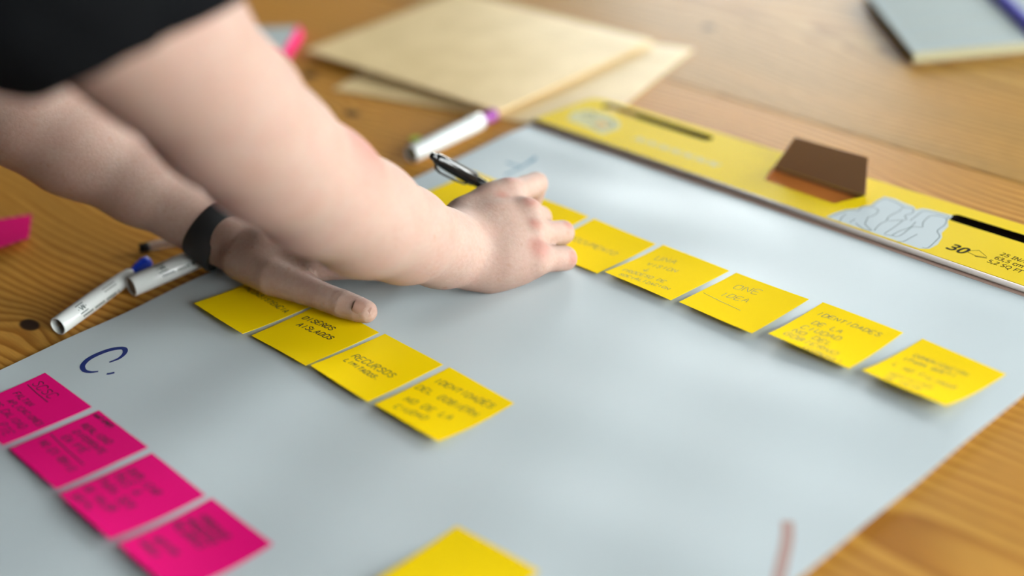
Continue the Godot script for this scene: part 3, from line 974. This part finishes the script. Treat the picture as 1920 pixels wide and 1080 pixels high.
func build_person():
	var base := Vector3(0.137, 0, 1.05)
	var t := thing("person", "person in a black T-shirt leaning over the pad, writing with the right hand", "person", base)
	var f := Field.new()
	f.k = {0: 14.0}
	f.join = 7.0
	# right arm, hand and fingers
	f.add(0, [[305, 650, 425, 60], [287, 572, 338, 54], [275, 528, 273, 50.5], [264, 493, 226, 48], [250, 448, 176, 47], [233, 397, 126, 44.5], [218, 349, 86, 38], [208.5, 311, 57, 31], [200, 280, 38, 28]])
	f.add(0, [[213, 300, 48, 29], [214, 268, 30, 24], [224, 262, 24, 22], [240, 246, 22, 17]])
	f.add(0, [[192, 278, 42, 24], [184, 250, 46, 21], [186, 222, 54, 16], [190, 206, 58, 13.5]])
	f.add(0, [[200, 275, 40, 25], [208, 240, 46, 18], [219, 213, 50, 13.5]])
	f.add(0, [[208, 275, 36, 24], [224, 246, 36, 18], [234.5, 224, 39, 13]])
	f.add(0, [[214, 272, 32, 22], [236, 255, 29, 17], [251.5, 238, 27, 12.5]])
	f.add(1, [[190, 206, 58, 12.5], [182, 165, 50, 10.8], [173.5, 166, 26, 9.2], [164, 156, 9.5, 8]])
	f.add(2, [[219, 213, 50, 13], [202, 183, 28.5, 11.6], [193, 184, 12, 9], [188, 196, 10, 8.2]])
	f.add(3, [[234.5, 224, 39, 12], [231.5, 184, 24, 11.0], [222, 186, 11, 9], [214, 206, 10, 8.4]])
	f.add(4, [[251.5, 238, 27, 12], [253, 204, 13.8, 11.2], [245, 206, 9.8, 8.6], [235, 224, 9.4, 8]])
	f.add(5, [[186, 262, 38, 20], [166, 218, 42, 14.5], [158, 184, 32, 11.5], [163, 163, 16, 9.2]])
	# left arm, hand and fingers
	f.add(0, [[-30, 640, 420, 58], [-95, 568, 306, 53], [-162, 504, 186, 52], [-134, 481, 155, 53], [-104, 457, 121, 48], [-62, 423, 78, 36.5], [-30, 405, 53, 27.5], [-4, 394, 36, 25], [22, 392, 31, 21]])
	f.add(0, [[25, 394, 30, 18], [60, 388, 27, 18], [104, 366, 25, 13.5]])
	f.add(0, [[24, 389, 31, 17], [55, 376, 28, 19], [82, 357, 26, 13.5]])
	f.add(0, [[22, 386, 30, 17], [40, 368, 26, 18], [56, 352, 24, 13]])
	f.add(0, [[20, 384, 28, 16], [20, 366, 24, 17], [28, 350, 20, 12]])
	f.add(6, [[104, 366, 24, 12], [130, 338, 20, 9.8], [141, 320, 13, 8.8], [146, 306, 9.5, 7.6]])
	f.add(7, [[82, 357, 26, 12], [108, 322, 21, 9.8], [122, 302, 13, 8.8], [131, 288, 9.5, 7.8]])
	f.add(8, [[56, 352, 24, 11.5], [80, 315, 19, 9.4], [92, 296, 12, 8.6], [100, 281, 9.2, 7.6]])
	f.add(9, [[28, 350, 20, 10.5], [46, 320, 16, 8.6], [55, 306, 11, 8], [62, 295, 9, 7.2]])
	f.add(10, [[46, 400, 27, 19], [86, 396, 22, 17], [118, 388, 18, 14], [140, 384, 16, 12], [160, 379, 14, 12.2], [175, 374.5, 12.2, 11], [183, 372, 11.5, 10]])
	var spots := [[952, 346, 0]]
	spots = [[Vector3(188, 70, 203), 8.0], [Vector3(222, 62, 212), 7.0], [Vector3(239, 50, 224), 6.0], [Vector3(256, 38, 236), 11.0], [Vector3(262, 17, 203), 6.5], [Vector3(236, 32, 182), 6.0], [Vector3(200, 64, 225), 7.0], [Vector3(262, 200, 428), 34.0], [Vector3(250, 130, 420), 20.0]]
	var mott := FastNoiseLite.new()
	mott.frequency = 0.03
	mott.fractal_octaves = 3
	var fre := FastNoiseLite.new()
	fre.frequency = 0.16
	fre.seed = 4
	var tone = func(p: Vector3, n: Vector3) -> Color:
		var r := 0.22 + 0.25 * mott.get_noise_3dv(p)
		for s in spots: r = maxf(r, 1.5 * exp(-p.distance_squared_to(s[0]) / (s[1] * s[1])))
		var c := Color(0.465, 0.345, 0.285).lerp(Color(0.44, 0.215, 0.175), clampf(r, 0.0, 1.0) * 0.85)
		var q := fre.get_noise_3dv(p)
		if q > 0.42: c = c.lerp(Color(0.36, 0.19, 0.13), minf(1.0, (q - 0.42) * 2.2))
		return c
	# creases: at the wrists and at the thumb's joint
	var cr := [[Vector3(212, 50, 292), Vector3(-0.25, -0.35, -0.9), 30.0, 1.0], [Vector3(206, 46, 282), Vector3(-0.25, -0.3, -0.9), 30.0, 0.7], [Vector3(160, 20, 379), Vector3(0.95, -0.1, -0.25), 14.0, 0.7], [Vector3(155, 20, 380), Vector3(0.95, -0.1, -0.25), 14.0, 0.6], [Vector3(40, 40, 394), Vector3(0.95, -0.1, -0.2), 30.0, 0.5]]
	var crease = func(p: Vector3, d: float) -> float:
		if absf(d) > 9.0: return d
		for c in cr:
			var q: Vector3 = p - c[0]
			if q.length_squared() < c[2] * c[2] * 1.5:
				var a := q.dot(c[1])
				d += c[3] * exp(-a * a / 3.0) * exp(-q.length_squared() / (c[2] * c[2]))
		return d
	var arr := nets(f, 3.0, base, crease, tone)
	# neck and head
	var g := Field.new()
	g.k = {0: 22.0}
	g.join = 10.0
	g.add(0, [[137, 690, 440, 62], [138, 630, 500, 56], [139, 590, 545, 58]])
	g.add(0, [[139, 585, 600, 76], [139, 560, 590, 76], [139, 545, 575, 70]])
	g.add(0, [[139, 545, 560, 58], [139, 520, 520, 34], [139, 508, 500, 26]])
	g.add(1, [[139, 494, 585, 9], [139, 478, 553, 12], [139, 486, 547, 11]])
	g.add(2, [[127, 490, 532, 8], [151, 490, 532, 8]])
	g.add(2, [[129, 489, 524, 8], [149, 489, 524, 8]])
	for s in [-1.0, 1.0]:
		g.add(3, [[139 + s * 30, 498, 592, 11], [139 + s * 14, 492, 590, 9]])
		g.add(4 + int(s), [[139 + s * 76, 575, 575, 9], [139 + s * 80, 580, 548, 8]])
	nets(g, 5.0, base, none, tone, arr)
	part("body", net_mesh(arr), mats.skin, t)
	var L = func(u, v, h): return W(u, v, h) - base
	for s in [-1.0, 1.0]:
		var e := SphereMesh.new(); e.radius = 0.0125; e.height = 0.025; e.radial_segments = 24; e.rings = 12
		var eye := part("eye", e, mats.eye, t, "", L.call(139 + s * 29, 499, 577))
		var ir := SphereMesh.new(); ir.radius = 0.006; ir.height = 0.012; ir.radial_segments = 16; ir.rings = 8
		part("iris", ir, mats.iris, eye, "", Vector3(0, -0.003, -0.0085))
	var hr := Field.new()
	hr.k = {0: 20.0}
	hr.add(0, [[139, 600, 612, 80], [139, 560, 618, 76], [139, 535, 618, 62]])
	hr.add(0, [[139, 610, 600, 78], [139, 628, 560, 60], [139, 636, 545, 50]])
	var hn := FastNoiseLite.new(); hn.frequency = 0.05
	part("hair", net_mesh(nets(hr, 6.0, base, func(p, d): return d + 4.0 * hn.get_noise_3d(p.x * 2.0, p.y * 0.6, p.z * 0.6))), mats.hair, t)
	# shirt: torso and two short sleeves, hollow at the hems
	var s := Field.new()
	s.k = {0: 60.0, 1: 26.0, 2: 26.0}
	s.join = 24.0
	for q in [-62.0, 62.0]: s.add(0, [[137 + q, 1000, 215, 105], [137 + q, 880, 320, 106], [131 + q * 1.2, 755, 410, 90], [130 + q * 1.4, 690, 440, 70]])
	s.add(0, [[137, 690, 445, 66], [138, 655, 475, 62]])
	s.add(1, [[300, 660, 425, 74], [288, 575, 342, 68], [274, 520, 270, 68]])
	s.add(1, [[285, 655, 405, 64], [262, 594, 338, 45], [252, 558, 285, 36]])
	s.add(2, [[-28, 645, 420, 74], [-95, 568, 306, 68], [-130, 530, 246, 66]])
	var hp := Vector3(342.9, 366.8, 544.4)
	var hn2 := Vector3(0.375, -0.919, -0.1195).normalized()
	s.clips[1] = [hp, hn2]
	var lp := Vector3(-112, 275, 549)
	var ln := Vector3(-0.43, -0.757, -0.477).normalized()
	s.clips[2] = [lp, ln]
	var wr := FastNoiseLite.new(); wr.frequency = 0.011; wr.fractal_octaves = 2
	var inner := f
	var shell = func(p: Vector3, d: float) -> float:
		d += 4.0 * wr.get_noise_3d(p.x, p.y * 1.4, p.z)
		# hollow the last 60 mm of each sleeve and the neck round the arm
		if (p - hp).dot(hn2) > -60.0 and p.x > 180.0:
			d = maxf(d, -(cap_d(p, Vector3(300, 425, 655), Vector3(282, 310, 550), 60.0) ))
			d = maxf(d, -(cap_d(p, Vector3(283, 395, 652), Vector3(252, 300, 574), 42.0)))
			d = maxf(d, (p - hp).dot(hn2))
		elif (p - lp).dot(ln) > -50.0 and p.x < -40.0:
			d = maxf(d, -(cap_d(p, Vector3(-70, 350, 595), Vector3(-140, 226, 517), 58.0)))
			d = maxf(d, (p - lp).dot(ln))
		if p.x > 150.0 and p.z < 690.0 and p.y > 200.0: d = maxf(d, (p - Vector3(237.9, 314.7, 611.9)).dot(Vector3(0.111, -0.961, 0.254)))
		if p.y > 490.0: d = maxf(d, p.y - 496.0)
		return d
	part("shirt", net_mesh(nets(s, 7.0, base, shell)), mats.shirt, t, "black short-sleeved T-shirt")
	var tr := Field.new()
	tr.k = {0: 60.0}
	tr.add(0, [[75, 1000, 205, 108], [199, 1000, 205, 108]])
	for q in [-1.0, 1.0]: tr.add(0, [[137 + q * 70, 1005, 190, 108], [137 + q * 95, 1040, 0, 88], [137 + q * 105, 1035, -270, 66], [137 + q * 110, 1065, -670, 58]])
	part("trousers", net_mesh(nets(tr, 10.0, base)), mats.denim, t)
	for q in [-1.0, 1.0]:
		var sh := Field.new()
		sh.k = {0: 25.0}
		sh.add(0, [[137 + q * 110, 1090, -712, 42], [137 + q * 114, 1010, -716, 38], [137 + q * 120, 900, -722, 32]])
		sh.add(0, [[137 + q * 110, 1075, -660, 46], [137 + q * 111, 1060, -690, 46]])
		part("shoe", net_mesh(nets(sh, 7.0, base, func(p, d): return maxf(d, -754.0 - p.y))), mats.shoe, t)
	# nails of the thumb that shows, wristband
	nail(t, L.call(186.6, 377.9, 19.0), Vector3(0.702, -0.346, -0.473).normalized(), Vector3(0.62, 0.64, 0.45).normalized(), 7.5, 7.6)
	var ax := Vector3(52, -32, -14).normalized()
	var bc: Vector3 = L.call(-4, 394.5, 36)
	part("wristband", lathe([[-9, 26.4], [-9, 30.0], [-7.5, 30.6], [18.5, 30.6], [20, 29.6], [20, 25.4], [-9, 26.4]], bc, ax, 56), mats.band, t, "black rubber wristband")

func cap_d(p: Vector3, a: Vector3, b: Vector3, r: float) -> float:
	var ba := b - a
	var q := p - a
	return (q - ba * clampf(q.dot(ba) / ba.length_squared(), 0.0, 1.0)).length() - r

func nail(parent: Node, c: Vector3, along: Vector3, up: Vector3, ln: float, wd: float):
	var side := along.cross(up).normalized()
	up = side.cross(along).normalized()
	var st := begin()
	st.set_smooth_group(1)
	var P := []
	for j in 9:
		for i in 9:
			var a := (i / 8.0 - 0.5) * 1.7
			var y := j / 8.0 * 2.0 - 1.0
			var w := wd * (1.0 - 0.25 * pow(absf(y), 4.0))
			P.append(c + (along * y * ln + side * sin(a) * w + up * ((cos(a) - 1.0) * w - 0.6 * y * y)) * 0.001)
	for j in 8:
		for i in 8:
			var q := j * 9 + i
			quad(st, P[q], P[q + 1], P[q + 10], P[q + 9])
			quad(st, P[q] - up * 0.0008, P[q + 9] - up * 0.0008, P[q + 10] - up * 0.0008, P[q + 1] - up * 0.0008)
	part("thumbnail", done(st), mats.nail, parent)

func build_pen():
	var tip := W(152, 143, 1.2)
	var rear := W(128, 237, 89)
	var d := (rear - tip).normalized()
	var t := thing("marker_pen", "black felt pen with a pocket clip, held in the writing hand", "pen", tip)
	part("tip", lathe([[0, 0], [0.2, 0.7], [4, 0.9], [5, 2.2], [13, 3.4], [14, 0]], Vector3.ZERO, d, 24), mats.dark_plastic, t)
	part("barrel", lathe([[13, 0], [13, 3.6], [20, 4.6], [84, 5.2], [84.5, 0]], Vector3.ZERO, d, 32), mats.black_gloss, t)
	part("cap", lathe([[80, 0], [80, 6.2], [81, 6.6], [112, 6.2], [126, 5.2], [128, 4.4], [129, 3.2], [130.5, 3.4], [132.5, 3.2], [134, 2.0], [134.5, 0]], Vector3.ZERO, d, 32), mats.black_gloss, t)
	# clip on the camera's side below the cap
	var off := Vector3(0.2, -0.75, 0.6)
	off = (off - d * off.dot(d)).normalized()
	var side := d.cross(off).normalized()
	var st := begin()
	st.set_smooth_group(-1)
	var path := [[126.0, 4.0], [124.0, 8.5], [118.0, 10.0], [100.0, 9.4], [88.0, 8.0], [86.0, 6.4]]
	var prev := []
	for q in path:
		var c: Vector3 = d * q[0] * 0.001 + off * q[1] * 0.001
		var w := side * 0.0017
		var h := off * 0.0007
		var ring := [c - w - h, c + w - h, c + w + h, c - w + h]
		if prev:
			for k in 4: quad(st, prev[k], prev[(k + 1) % 4], ring[(k + 1) % 4], ring[k])
		prev = ring
	part("clip", done(st), mats.dark_plastic, t)
